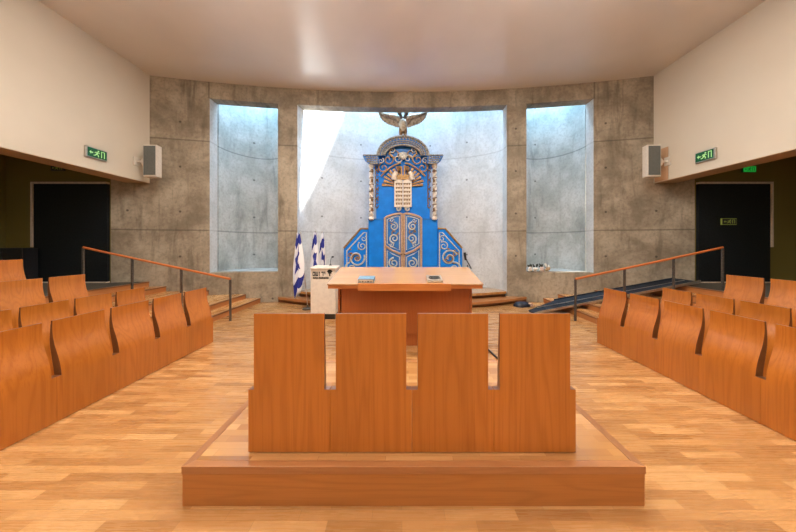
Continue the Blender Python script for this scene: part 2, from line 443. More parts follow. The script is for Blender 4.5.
# curved steps and floor of the ark alcove
def bulge(x0, x1, yc, ye):         # convex front edge, yc at the middle, ye at the ends
    n = 40; h = (x1-x0)/2; cx = (x0+x1)/2
    return [(x0 + (x1-x0)*i/n, yc + (ye-yc)*(((x0 + (x1-x0)*i/n)-cx)/h)**2) for i in range(n+1)]
ast = thing('alcove_steps', 'two low curved wooden steps leading up to the blue ark', 'steps', (CX0, 7.5, 0))
def cstep(x0, x1, yc, ye, z0, z1, back):
    e = bulge(x0, x1, yc, ye)
    sh = [(x, y+.11) for x, y in e]
    mb = MB(); mb.prism(sh + [(x1, ye+.09), (x0, ye+.09)] if back is None else sh + back, 'z', z0, z1-.07); mb.build('riser', M['shaded_edge'], ast)  # dark riser colour stands for the shadow gap under the nosing
    mb = MB(); mb.prism(e + (back if back else []), 'z', z1-.069, z1); return mb
bk1 = arc_pts(3.74, -3.72, -.003)
mb = cstep(-3.72, 3.74, 7.42, arc_y(3.7)-.03, 0, .16, bk1); mb.build('tread', [M['nosing']], ast)
def ell(hw, dep, y0=8.665): return [(CX0 + hw*math.cos(PI*i/32), y0 + dep*math.sin(PI*i/32)) for i in range(33)]
mb = cstep(-3.14, 3.15, 7.92, 8.60, .16, .32, ell(3.12, 1.44)[1:-1]); mb.build('tread', [M['deck']], ast)
mb = MB(); mb.prism(ell(3.2, 1.48), 'z', 0, .15); struct(mb.build('floor_alcove', M['deck']))

# ------------------------------------------------------------------ platform under the central seats
PX0, PX1, PY0, PY1, PZ = -1.448, 1.60, 1.868, 3.60, .2625
pl = thing('platform', 'low wooden platform carrying the central row of four seats', 'platform', ((PX0+PX1)/2, (PY0+PY1)/2, 0))
mb = MB(); mb.box((PX0+.004, PY0+.004, 0), (PX1-.004, PY1-.004, PZ-.05)); mb.build('riser', M['riser'], pl, bevel=.003)
mb = MB(); mb.box((PX0+.057, PY0+.057, PZ-.049), (PX1-.057, PY1-.057, PZ)); mb.build('deck', M['deck'], pl)
for a, b, m in (((PX0, PY0), (PX1, PY0), 'f'), ((PX0, PY1), (PX1, PY1), 'b'), ((PX0, PY0), (PX0, PY1), 'l'), ((PX1, PY0), (PX1, PY1), 'r')):
    mb = MB(); W = .056
    if m == 'f': poly = [(PX0, PY0), (PX1, PY0), (PX1-W, PY0+W), (PX0+W, PY0+W)]
    if m == 'b': poly = [(PX0, PY1), (PX1, PY1), (PX1-W, PY1-W), (PX0+W, PY1-W)]
    if m == 'l': poly = [(PX0, PY0), (PX0, PY1), (PX0+W, PY1-W), (PX0+W, PY0+W)]
    if m == 'r': poly = [(PX1, PY0), (PX1, PY1), (PX1-W, PY1-W), (PX1-W, PY0+W)]
    mb.prism(poly, 'z', PZ-.049, PZ+.001); mb.build('nosing', M['nosing' if m in 'fb' else 'nosing_y'], pl, bevel=.002)

# ------------------------------------------------------------------ seats
def interp(tab, z):
    for (z0, u0), (z1, u1) in zip(tab, tab[1:]):
        if z <= z1:
            t = (z-z0)/(z1-z0); t = t*t*(3-2*t) if False else t
            return u0 + (u1-u0)*t
    return tab[-1][1]
def seat_parts(root, lean):
    WB, WT, ZN, ZT, T = .5712, .494, .44, .972, .02
    if lean: tab = [(0,0),(.44,0),(.50,.006),(.56,.018),(.62,.034),(.68,.053),(.74,.072),(.80,.084),(.86,.091),(.92,.092),(.972,.090)]
    else: tab = [(0,0),(.972,0)]
    zs = [ZN + (ZT-ZN)*i/22 for i in range(23)]
    fr = [(interp(tab, z), z) for z in zs]
    def thick(z):
        t = min(1, max(0, (ZT-z)/(.46))); return .018 + (.056 if lean else .034)*t*t*(3-2*t)
    bk = [(u + thick(z), z) for u, z in fr]
    zl = [.003, .11, .22, .33, .40]
    fr = [(0, z) for z in zl] + fr; bk = [(bk[0][0], z) for z in zl] + bk
    xs = [-WB/2, -WT/2, WT/2, WB/2]; nl = len(zl)
    mb = MB(); fv = {}; bv = {}
    def V(d, src, i, j):
        if (i, j) not in d: d[i, j] = mb.bm.verts.new((xs[j], src[i][0], src[i][1]))
        return d[i, j]
    cells = [(i, j) for i in range(len(fr)-1) for j in range(3) if i < nl or j == 1]
    cs = set(cells)
    for i, j in cells:
        mb.m = 0
        mb.face([V(fv, fr, i, j), V(fv, fr, i, j+1), V(fv, fr, i+1, j+1), V(fv, fr, i+1, j)])
        mb.face([V(bv, bk, i, j), V(bv, bk, i+1, j), V(bv, bk, i+1, j+1), V(bv, bk, i, j+1)])
        for di, dj, p, q in ((-1,0,(i,j),(i,j+1)), (1,0,(i+1,j+1),(i+1,j)), (0,-1,(i+1,j),(i,j)), (0,1,(i,j+1),(i+1,j+1))):
            if (i+di, j+dj) not in cs:
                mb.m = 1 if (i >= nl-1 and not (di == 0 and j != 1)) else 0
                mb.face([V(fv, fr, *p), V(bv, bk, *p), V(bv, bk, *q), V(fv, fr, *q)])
    p = mb.build('back_panel', [M['seat'], M['shaded_edge']], root, smooth=35, bevel=.002)
    mb = MB(); mb.box((-.23, .082, .10), (.23, .122, .41)); mb.build('seat_pan', M['seat'], root, bevel=.01)
    for s in (-1, 1):
        mb = MB(); mb.box((s*.25-.012, .081, .0), (s*.25+.012, .18, .02)); mb.box((s*.25-.012, .081, .0), (s*.25+.012, .09, .40)); mb.build('foot_bracket', M['black'], root)

C0 = thing('auditorium_seat', 'leftmost upright plywood seat of the central platform row', 'seat', (0,0,0), 'four seats on the central platform')
seat_parts(C0, False)
clab = ['leftmost upright plywood seat of the central platform row', 'second from left upright plywood seat on the central platform',
        'third from left upright plywood seat on the central platform', 'rightmost upright plywood seat of the central platform row']
for i, lab in enumerate(clab):
    o = C0 if i == 0 else dup(C0, (0,0,0), 0, lab)
    o.location = ((248 + 41 + 82*i - 402)/143, 1.993, PZ+.003); o.scale = (1.0, 1, 1)
L0 = thing('auditorium_seat', 'x', 'seat', (0,0,0), 'seats')
seat_parts(L0, True)
ordn = ['nearest the handrail', 'second from the handrail', 'third from the handrail', 'fourth from the handrail', 'fifth from the handrail']
rows = [   # side, x, z, far end y, count, row words
    (-1, 3.345, 0, 5.05, 5, 'front'), (1, 3.435, 0, 5.02, 5, 'front'),
    (-1, 4.45, 0, 5.07, 4, 'second'), (1, 4.46, 0, 5.02, 3, 'second'),
    (-1, 5.29, .25, 4.88, 2, 'third'), (1, 5.31, .25, 4.79, 2, 'third'),
    (-1, 6.37, .50, 4.90, 1, 'fourth')]
first = True
for sg, x, z, y0, n, rw in rows:
    sd = 'left' if sg < 0 else 'right'
    for i in range(n):
        lab = 'curved plywood seat in the %s %s row, %s' % (rw, sd, ordn[i])
        if n == 1: lab = 'curved plywood seat of the raised last left row at photo edge'
        grp = 'curved seats of the %s %s row' % (rw, sd)
        loc = (sg*x, y0 - .286 - .572*i, z + .001)
        o = L0 if first else dup(L0, loc, 0, lab, grp)
        o.location = loc; o.rotation_euler = (0, 0, -sg*PI/2); o['label'] = lab; o['group'] = grp
        first = False

# ------------------------------------------------------------------ reading desk
DX0, DX1 = -1.077, 1.178
dk = thing('reading_desk', 'large wooden reading desk with slanted top before the blue ark', 'desk', (.05, 5.2, 0))
mb = MB(); mb.box((DX0+.05, 4.83, .2), (DX1-.03, 4.86, 1.07)); mb.build('front_panel', M['desk'], dk)
for xa in (DX0, DX1-.03):
    mb = MB(); mb.prism([(4.80, .0), (5.5, .0), (5.5, 1.2), (4.80, 1.075)], 'x', xa, xa+.03); mb.build('side_panel', M['desk'], dk, bevel=.002)
mb = MB(); mb.box((DX0+.04, 4.87, 0), (DX1-.04, 4.92, .2)); mb.build('plinth', M['desk'], dk)
mb = MB(); mb.box((DX0+.04, 5.45, 0), (DX1-.04, 5.48, 1.15)); mb.build('back_panel', M['desk'], dk)
sl = (1.284-1.094)/(5.61-4.55)
def tz(y): return 1.094 + (y-4.55)*sl
mb = MB(); mb.prism([(4.55, tz(4.55)), (5.61, tz(5.61)), (5.61, tz(5.61)-.05), (4.55, tz(4.55)-.022)], 'x', -1.198, 1.302); mb.build('top', M['desk_top'], dk, bevel=.003)
mb = MB(); mb.prism([(4.575, tz(4.55)-.024), (4.90, tz(4.9)-.04), (4.90, tz(4.9)-.07), (4.575, tz(4.55)-.078)], 'x', -1.19, 1.295); mb.build('apron', M['desk_lip'], dk)
mb = MB(); mb.box((-.70, 4.515, .988), (.775, 4.549, 1.104)); mb.build('front_ledge', M['desk_lip'], dk, bevel=.004)

# books on the slanted top
tilt = Matrix.Rotation(math.atan(sl), 4, 'X')
def book(name, label, x, y, w_, d_, t_, cover, ornament):
    rt = thing(name, label, 'book', (x, y, tz(y)+.002), 'books on the reading desk'); rt.rotation_euler = (math.atan(sl), 0, math.radians(R.uniform(-3, 3)))
    o = Vector(rt.location)
    def bx(a, b, nm, m, bev=None):
        q = MB(); q.box(Vector(a)+o, Vector(b)+o); return q.build(nm, m, rt, bevel=bev)
    bx((-w_/2+.004, .004, .004), (w_/2-.008, d_-.004, t_-.004), 'pages', M['paper'])
    q = MB()
    q.box(Vector((-w_/2, 0, 0))+o, Vector((w_/2, d_, .0038))+o); q.box(Vector((-w_/2, 0, t_-.0038))+o, Vector((w_/2, d_, t_))+o)
    q.box(Vector((w_/2-.008, 0, .0038))+o, Vector((w_/2, d_, t_-.0038))+o)
    cv = q.build('cover', cover, rt)
    if ornament == 'oval':
        q = MB()
        for k in range(2):
            rx, ry = (.085, .075) if k == 0 else (.05, .045)
            q.tube([o + Vector((rx*math.cos(2*PI*i/28), d_/2 + ry*math.sin(2*PI*i/28), t_+.001)) for i in range(28)], .012 if k == 0 else .014, 6, closed=True)
        q.box(o + Vector((-.03, d_/2-.025, t_)), o + Vector((.03, d_/2+.025, t_+.004)))
        q.build('emblem', M['ink'], rt)
    else:
        q = MB()
        for i in range(5):
            q.box(o + Vector((-w_/2+.02+i*.045, -.001, .014)), o + Vector((-w_/2+.05+i*.045, .004, .03 if i % 2 else .024)))
        q.build('spine_lettering', M['ink'], rt)
    return rt
book('prayer_book', 'pale blue closed book near left front edge of the desk', -.585, 4.60, .26, .20, .06, M['bookblue'], 'spine')
book('prayer_book', 'grey brown book with dark oval emblem on right of desk', .535, 4.63, .25, .32, .03, M['bookgrey'], 'oval')

# ------------------------------------------------------------------ lectern with lettering
lx0, lx1, ly0, ly1 = -2.10, -1.53, 6.55, 6.95
le = thing('lectern', 'white lectern with black lettering standing left of the reading desk', 'lectern', ((lx0+lx1)/2, 6.75, 0))
mb = MB(); mb.box((lx0+.05, ly0+.05, 0), (lx1-.02, ly1-.04, .13)); mb.build('base', M['black'], le)
mb = MB(); mb.box((lx0, ly0, .13), (lx1, ly1, 1.16)); mb.build('body', M['white'], le, bevel=.004)
mb = MB(); mb.prism([(ly0-.02, 1.161), (ly1, 1.161), (ly1, 1.225), (ly0-.02, 1.19)], 'x', lx0-.01, lx1+.01); mb.build('top', M['white'], le, bevel=.004)
def strokes(mb, segs, ox, oz, w_, h_, y, t=.15):
    for (a, b, c_, d_) in segs:
        mb.box((ox + a*w_, y-.004, oz + b*h_), (ox + c_*w_, y-.0002, oz + d_*h_))
GL = {
 'mem': [(.0,.0,.28,1),(.72,.0,1,1),(0,.74,1,1),(0,0,1,.24)],
 'shin': [(0,0,.22,1),(.39,.15,.61,1),(.78,0,1,1),(0,0,1,.26)],
 'vav': [(.45,0,.85,1),(.15,.76,.85,1)],
 'dalet': [(0,.74,1,1),(.60,0,.90,1)],
 'yod': [(.4,.4,.85,1),(.15,.76,.85,1)]}
q = MB(); x = lx0 + .045
for g, w_ in (('mem', .062), ('shin', .075), ('vav', .04), (None, .025), ('dalet', .06), ('yod', .04)):
    if g: strokes(q, GL[g], x, 1.005, w_*.9, .10, ly0)
    x += w_
q.build('lettering', M['ink'], le)
q = MB(); x = lx0 + .055
for ch in range(9):
    q.box((x, ly0-.004, .935), (x+.012, ly0-.0002, .985)); q.box((x+.020, ly0-.004, .935), (x+.032, ly0-.0002, .985)); q.box((x, ly0-.004, .935 + (.034 if ch % 2 else .018)), (x+.032, ly0-.0002, .935+(.05 if ch % 2 else .034)))
    x += .039 + (.012 if ch == 2 else 0)
q.build('small_lettering', M['ink'], le)
q = MB()     # emblem: a dark branching mark over a stem
for k in range(5):
    a = PI*(.15 + .7*k/4); q.obox((lx0+.44 + .035*math.cos(a), ly0-.002, 1.085+.04*math.sin(a)), (.06, .0035, .03), Matrix.Rotation(-a, 4, 'Y'))
q.box((lx0+.40, ly0-.004, 1.06), (lx0+.48, ly0-.0002, 1.10)); q.box((lx0+.425, ly0-.004, 1.0), (lx0+.455, ly0-.0002, 1.07))
q.build('emblem', M['ink'], le)
gm = thing('gooseneck_microphone', 'thin dark gooseneck microphone on top of the white lectern', 'microphone', (-1.72, 6.85, 1.228))
q = MB(); q.lathe([(.035, 0), (.035, .012), (.012, .02), (.012, .03)], (-1.72, 6.85, 1.228), 14); q.build('base', M['black'], gm, smooth=40)
q = MB(); q.tube([(-1.72, 6.85, 1.25), (-1.715, 6.84, 1.33), (-1.69, 6.80, 1.40), (-1.65, 6.74, 1.43)], .006, 6); q.build('neck', M['black'], gm, smooth=60)
q = MB(); q.ball((-1.63, 6.71, 1.438), .02, (1.6, 1, 1), 10); q.build('capsule', M['black'], gm, smooth=60)

# floor microphone stand behind the desk
ms = thing('microphone_stand', 'black microphone stand peeking out behind right end of the desk', 'microphone stand', (1.38, 6.0, 0))
q = MB(); q.lathe([(.14, 0), (.14, .015), (.03, .03), (.014, .05)], (1.38, 6.0, 0), 20); q.build('base', M['black'], ms, smooth=40)
q = MB(); q.tube([(1.38, 6.0, .04), (1.38, 6.0, 1.30)], .012, 10); q.build('pole', M['black'], ms, smooth=60)
q = MB(); q.tube([(1.46, 6.0, 1.22), (1.38, 6.0, 1.36), (1.335, 6.0, 1.46), (1.325, 6.0, 1.50)], .012, 8); q.build('boom', M['black'], ms, smooth=60)
q = MB(); q.tube([(1.335, 5.99, 1.40), (1.322, 5.985, 1.50), (1.315, 5.98, 1.56)], [.02, .028, .026], 10); q.build('microphone_head', M['black'], ms, smooth=60)

# ------------------------------------------------------------------ flags
def flag(label, pb, pt, d, zf, ztop, cx0, cx1, zlow, wmax, v0, v1, ph):
    Xb, Xt = wx(pb, d), wx(pt, d)
    rt = thing('flag', label, 'flag', (Xb, d, zf), 'flags beside the lectern')
    q = MB(); q.lathe([(.14, 0), (.14, .03), (.03, .05), (.018, .12)], (Xb, d, zf), 18); q.build('stand', M['steel'], rt, smooth=40)
    q = MB(); q.tube([(Xb, d, zf+.1), (Xt, d, ztop)], .011, 8); q.ball((Xt, d, ztop+.02), .022); q.build('pole', M['alu'], rt, smooth=60)
    bm = bmesh.new(); uvl = bm.loops.layers.uv.new('UVMap'); NU, NV = 28, 48; g = {}; uv = {}
    for j in range(NV+1):
        t = j/NV; zc = ztop - .01 - (ztop - zlow)*t
        hw = wmax*(.22 + .78*min(1, t*1.9)**.8)*(1 - .45*max(0, t-.75)/.25)
        xc = wx(cx0 + (cx1-cx0)*t, d)
        for i in range(NU+1):
            c_ = 2*i/NU - 1; a = c_*5.2 + ph + t*1.5
            x = xc + hw*(c_*.9 + .16*math.sin(a*1.3)); y = d - .05 + .045*(.3+t)*math.cos(a) - .02
            z = zc + .10*c_*t + .02*math.sin(a)*(1 if t < 1 else 3.)
            g[i,j] = bm.verts.new((x, y, z)); uv[i,j] = (.5 + .37*c_ + .02*math.sin(a), v0 + (v1-v0)*t + .05*c_ + .035*math.sin(a))
    for i in range(NU):
        for j in range(NV):
            ks = ((i,j), (i,j+1), (i+1,j+1), (i+1,j)); f_ = bm.faces.new([g[k] for k in ks]); f_.smooth = True
            for lp, k in zip(f_.loops, ks): lp[uvl].uv = uv[k]
    o0 = parent_world(rt)
    for v in bm.verts: v.co -= o0
    me = bpy.data.meshes.new('cloth'); bm.to_mesh(me); bm.free(); me.materials.append(M['flag'])
    o = bpy.data.objects.new('cloth', me); COL.objects.link(o); o.parent = rt
    so = o.modifiers.new('thick', 'SOLIDIFY'); so.thickness = .003
flag('blue and white star flag hanging alone by the left pillar', 307.5, 300.5, 7.62, 0, 2.04, 299.2, 298.6, .44, .155, .08, .98, .4)
flag('blue and white flag directly behind the lectern, left of the pair', 319.5, 316.0, 8.09, .161, 2.09, 315.3, 315.3, .55, .125, .06, .92, 1.6)
flag('blue and white flag behind the lectern, right of the pair', 323.8, 322.3, 8.62, .322, 2.09, 323.2, 323.6, .70, .115, .02, .80, 3.1)

# ------------------------------------------------------------------ the ark
AY = 9.30; SA = F/AY
def ax(px): return (px - 403)/SA + wx(403, AY)
def az(py): return HC + (245 - py)/SA
AX = ax(403)
ark = thing('torah_ark', 'tall carved blue and gold ark in the lit alcove', 'ark', (AX, AY+.3, .321))
ZB = .321
mb = MB(); mb.box((ax(368.4), AY+.02, ZB), (ax(437.6), AY+.5, az(219))); mb.build('lower_body', M['blue'], ark, bevel=.006)
mb = MB(); mb.box((ax(376), AY+.06, az(219)+.001), (ax(430), AY+.5, az(157))); mb.build('upper_body', M['blue'], ark)
mb = MB(); mb.box((ax(368), AY+.0, az(219.6)), (ax(438), AY+.06, az(218.6))); mb.build('ledge', M['blue_dk'], ark)
# side wings
for s in (-1, 1):
    def mx(px): return AX + s*(403 - px)/SA*-1 if False else AX - s*(px - 403)/SA*-1
    def X(px): return AX + (px - 403)/SA*(-s)       # px measured on the left wing
    out = [(X(367.9), ZB), (X(367.9), az(228.5)), (X(360.5), az(228.5)), (X(343.5), az(248)), (X(343.5), ZB)]
    mb = MB(); mb.prism(out, 'y', AY+.06, AY+.2); wg = mb.build('side_wing', M['blue'], ark, bevel=.004)
    mb = MB(); mb.tube([(x, AY+.055, z) for x, z in out[1:4]], .032, 6); mb.build('cresting', M['gold'], wg)
    mb = MB(); inn = [(X(366.3), ZB+.1), (X(366.3), az(232.5)), (X(363.5), az(232.5)), (X(346.5), az(251)), (X(346.5), ZB+.1)]
    mb.tube([(x, AY+.055, z) for x, z in inn], .022, 6, closed=True); mb.build('panel_border', M['silver'], wg)
    mb = MB()
    def spiral(mb, cx, cz, r, turns, a0, dr, y, rad):
        n = int(26*turns); pts = []
        for i in range(n+1):
            t = i/n; a = a0 + dr*2*PI*turns*t; rr = r*(1-.82*t)
            pts.append((cx + rr*math.cos(a), y, cz + rr*math.sin(a)))
        mb.tube(pts, [rad*(1-.4*i/n) for i in range(n+1)], 6)
    def scroll(par, m, *a):
        q_ = MB(); spiral(q_, *a); q_.build('scroll', M[m], par, smooth=60)
    cxm = X(356.5); y = AY+.045
    for a_ in ((cxm, az(258), .27, 1.6, .4, s, y, .03), (X(362), az(246), .15, 1.4, 2.2, -s, y, .022), (X(363.5), az(238.5), .10, 1.2, 1., s, y, .018),
               (X(351), az(269), .22, 1.5, 1.8, -s, y, .028), (X(361), az(275), .2, 1.5, 3.0, s, y, .026)): scroll(wg, 'silver', *a_)
    mb = MB()
    spiral(mb, cxm, az(258), .16, 1.1, 3.4, s, AY+.035, .024); spiral(mb, X(350.5), az(254.5), .1, 1.1, 0, s, AY+.04, .02)
    for k in range(9): mb.ball((X(349+R.random()*15), AY+.05, az(247+R.random()*28)), .035, (1.4,.5,.7), 8)
    mb.build('gilt_leaves', M['gold'], wg, smooth=60)
# doors
def door_top(px): return 213.0 + 5.0*((abs(px-403)/19.0)**2.2)
drs = []
for s in (-1, 1):
    def X(px): return AX + (px - 403)/SA*(-s)
    xs = [403.3 + (421.6-403.3)*i/12 for i in range(13)]
    top = [(AX - s*(p-403)/SA*-1, az(door_top(p))) for p in xs]
    out = [(AX + s*(p-403)/SA, az(door_top(p))) for p in xs] + [(AX + s*(421.6-403)/SA, ZB+.05), (AX + s*.01, ZB+.05)]
    mb = MB(); mb.prism(out, 'y', AY-.03, AY+.019); dr = mb.build('door', M['blue_dk'], ark)
    def q(px, py): return (AX + s*(px-403)/SA, AY-.035, az(py))
    outer = [q(p, door_top(p)+.6) for p in [404.2 + (421-404.2)*i/10 for i in range(11)]] + [q(421, 280), q(404.2, 280)]
    mb = MB(); mb.tube(outer, .04, 6, closed=True)
    # slanted division between upper and lower panels
    mb.tube([q(420.5, 246), q(414, 250.5), q(405.5, 254)], .04, 6); mb.build('frame', M['pinkgold'], dr, smooth=50)
    mb = MB()
    up = [q(p, door_top(p)+3.2) for p in [406.5 + (418.7-406.5)*i/8 for i in range(9)]] + [q(418.7, 243.5), q(413.5, 247), q(406.5, 250)]
    mb.tube(up, .017, 6, closed=True)
    lo = [q(418.7, 250.5), q(413.5, 254), q(406.5, 257), q(406.5, 278), q(418.7, 278)]
    mb.tube(lo, .017, 6, closed=True); mb.build('inner_border', M['silver'], dr, smooth=50)
    mb = MB(); y = AY-.045
    cx = AX + s*(412.3-403)/SA
    for a_ in ((cx, az(226.5), .14, 1.5, PI/2, s, y, .026), (cx-s*.02, az(238.5), .16, 1.5, -PI/2, s, y, .028), (cx+s*.06, az(220.5), .07, 1.2, 0, -s, y, .016),
               (cx+s*.08, az(245), .08, 1.2, 1, s, y, .016), (cx, az(263), .17, 1.6, PI/2, -s, y, .028), (cx+s*.02, az(273), .13, 1.4, -PI/2, -s, y, .022)): scroll(dr, 'silver', *a_)
    mb = MB()
    spiral(mb, cx-s*.02, az(232.5), .13, 1.0, 0, s, y+.01, .024)
    for k in range(10): mb.ball((cx + R.uniform(-.15, .15), AY-.035, az(R.choice([R.uniform(219, 244), R.uniform(258, 275)]))), .03, (1.3,.5,.8), 8)
    mb.build('gilt_leaves', M['gold'], dr, smooth=60)
    mb = MB(); mb.ball((AX + s*.045, AY-.085, az(254.3)), .03); mb.build('door_knob', M['gold_dk'], dr, smooth=60)
# columns
for s in (-1, 1):
    cx = AX + s*31.5/SA; zb, zt = az(219), az(165.5); n = 96
    mb = MB(); pts = []; rad = []
    for k in range(2):
        pts = []; 
        for i in range(n+1):
            t = i/n; a = s*2*PI*(4.5*t) + k*PI
            pts.append((cx + .035*math.cos(a), AY-.03 + .035*math.sin(a), zb+.12 + (zt-zb-.16)*t))
        mb.tube(pts, .042, 8)
    col = mb.build('column', M['ivory'], ark, smooth=60)
    mb = MB(); mb.lathe([(.05, -.02), (.085, 0), (.085, .07), (.06, .10), (.08, .13)], (cx, AY-.03, zb-.02), 16); mb.lathe([(.06, 0), (.09, .03), (.09, .08)], (cx, AY-.03, zt-.07), 16); mb.build('base_and_capital', M['ivory'], col, smooth=40)
    mb = MB()
    for i in range(7):
        zz = zb + .25 + (zt-zb-.45)*i/6
        mb.tube([(cx + .072*math.cos(2*PI*k/14), AY-.03 + .072*math.sin(2*PI*k/14), zz + .012*math.cos(2*PI*k/14)) for k in range(14)], .011, 6, closed=True)
    for i in range(5):
        mb.ball((cx - .03*s, AY-.11, zb + .3 + (zt-zb-.5)*i/4), .045, (.8,.6,1.5), 8)
    mb.build('gilt_bands', M['gold_dk'], col, smooth=60)
    # carved openwork strip between column and panel
    mb = MB(); xc = AX + s*26.3/SA
    for i in range(9):
        zz = zb + .45 + (zt-zb-.45)*i/8.5
        n_ = 18; mb.tube([(xc + .045*math.cos(a), AY+.03, zz + .085*math.sin(a)) for a in [2*PI*k/n_*(1 if i % 2 else -1) for k in range(13)]], .018, 6)
        mb.ball((xc - s*.03, AY+.03, zz+.08), .026, (1,.5,1), 8)
    mb.build('carved_strip', M['gold_dk'], ark, smooth=60)
    # cornice block flaring outwards to the top
    def X(d): return AX + s*d/SA
    prof = [(24, 165.3), (33, 165.3), (33.3, 164), (34.5, 162.5), (35.5, 160.5), (38.5, 158.0), (39.5, 157.4), (39.5, 156.4), (24, 156.4)]
    mb = MB(); mb.prism([(X(a), az(b)) for a, b in prof], 'y', AY-.16, AY+.45); cb = mb.build('cornice', M['blue_dk'], ark)
    mb = MB()
    for a0, b0, r_ in ((24.5, 156.6, .028), (24.5, 160.8, .02), (24.5, 164.8, .028)):
        e = {156.6: 39.3, 160.8: 35.4, 164.8: 33}[b0]
        mb.tube([(X(a0), AY-.165, az(b0)), (X(e), AY-.165, az(b0))], r_, 6)
    for i in range(5):
        mb.ball((X(26+i*2.1), AY-.165, az(162.8)), .035, (1,.5,1), 8); mb.ball((X(26+i*2.4), AY-.165, az(158.8)), .03, (1.2,.5,1), 8)
    mb.build('gilt_moulding', M['pewter'], cb, smooth=60)
# arch
def arch(rx, rz, n=36, a0=0.0): return [(AX + rx/SA*math.cos(a0 + (PI-2*a0)*i/n), az(157.0) + rz/SA*math.sin(a0 + (PI-2*a0)*i/n)) for i in range(n+1)]
mb = MB(); mb.prism(arch(25.2, 19.2) + arch(17.5, 10.2)[::-1], 'y', AY-.14, AY+.40); arc = mb.build('arch', M['blue_dk'], ark, smooth=30)
mb = MB()
for rx, rz, rad, n in ((25.0, 19.0, .04, 36), (21.4, 14.8, .018, 36), (17.8, 10.6, .03, 36)):
    mb.tube([(x, AY-.15, z) for x, z in arch(rx, rz)], rad, 6)
mb.build('arch_moulding', M['pewter'], arc, smooth=50)
mb = MB()
for i in range(23):
    a = PI*(i+.5)/23
    mb.obox((AX + 23.2/SA*math.cos(a), AY-.145, az(157) + 17.0/SA*math.sin(a)), (.06, .03, .035), Matrix.Rotation(-(a-PI/2)+.5*(i % 2), 4, 'Y'))
    mb.ball((AX + 19.6/SA*math.cos(a), AY-.145, az(157) + 13/SA*math.sin(a)), .035, (1.3,.5,.8), 8)
mb.build('arch_ornament', M['pewter'], arc, smooth=50)
# tympanum and carved spandrel above the rays
mb = MB(); mb.prism(arch(18, 11), 'y', AY+.0, AY+.3); ty = mb.build('tympanum', M['blue_dk'], ark)
mb = MB(); y = AY-.03
for s in (-1, 1):
    for a_ in ((AX + s*8/SA, az(153.5), .20, 1.3, PI/2, -s, y, .026), (AX + s*14.5/SA, az(160), .19, 1.3, PI/2, s, y, .026), (AX + s*19.5/SA, az(168), .18, 1.3, PI/2, -s, y, .024)): scroll(ty, 'gold', *a_)
    q = MB(); q.tube([(AX + s*(2+20*t)/SA, y, az(163.5 + 13*t**1.7)) for t in [i/12 for i in range(13)]], .028, 6); q.build('carved_rib', M['gold'], ty, smooth=60)
    for a_ in ((AX + s*5/SA, az(159), .14, 1.2, 0, s, y-.01, .02), (AX + s*11/SA, az(150.8), .1, 1.2, 1, s, y-.01, .018), (AX + s*22/SA, az(161), .1, 1.2, 1, s, y-.01, .018)): scroll(ty, 'silver', *a_)
mb = MB(); mb.ball((AX, y-.03, az(156.5)), .14, (1,.5,.9), 12)
mb.tube([(AX + s_*.1, y-.03, az(153+abs(s_)*1)) for s_ in (-1.2, -.6, 0, .6, 1.2)], .03, 6)
mb.build('crown_carving', M['silver'], ty, smooth=60)
# sun rays
mb = MB(); ray0 = az(186.5)
for i in range(16):
    a = PI*(i+.5)/16; L_ = (21.2 if i % 2 else 20.0)/SA; ri = .22
    ca, sa = math.cos(a), math.sin(a); hw = .012; hw2 = .04
    pts = [(AX + ri*ca - hw*sa*-1*-1, ray0 + ri*sa + hw*ca), (AX + ri*ca + hw*sa, ray0 + ri*sa - hw*ca), (AX + L_*ca + hw2*sa, ray0 + L_*sa - hw2*ca), (AX + L_*ca - hw2*sa, ray0 + L_*sa + hw2*ca)]
    mb.prism(pts, 'y', AY+.0+.02*(i % 2), AY+.058)
mb.build('sun_rays', M['gold'], ark)
# tablets of the law with ten short inscriptions
tb = None
mb = MB()
for s in (-1, 1):
    w0, w1 = (.005, 8.6/SA)
    prof = [(AX + s*w0, az(207)), (AX + s*w1, az(207)), (AX + s*w1, az(181.5))] + [(AX + s*(w0+w1)/2 + s*(w1-w0)/2*math.cos(PI*k/8), az(181.5) + .05*math.sin(PI*k/8)) for k in range(1, 8)] + [(AX + s*w0, az(181.5))]
    mb.prism(prof, 'y', AY-.07, AY+.055)
tb = mb.build('tablets', M['ivory'], ark)
mb = MB()
for s in (-1, 1):
    for r_ in range(6):
        zz = az(184.5 + r_*3.9)
        for k in range(4):
            xx = AX + s*(1.3 + k*1.75)/SA
            mb.box((xx-.018, AY-.074, zz-.036), (xx+.014, AY-.0702, zz+.036)); mb.box((xx-.027, AY-.074, zz+.012), (xx+.025, AY-.0702, zz+.036))
mb.build('inscription', M['gold_dk'], tb)
mb = MB()
for s in (-1, 1): spiral(mb, AX + s*4.6/SA, az(208.6), .09, 1.4, PI/2, s, AY-.03, .03)
mb.build('bottom_scrolls', M['silver'], ark, smooth=60)
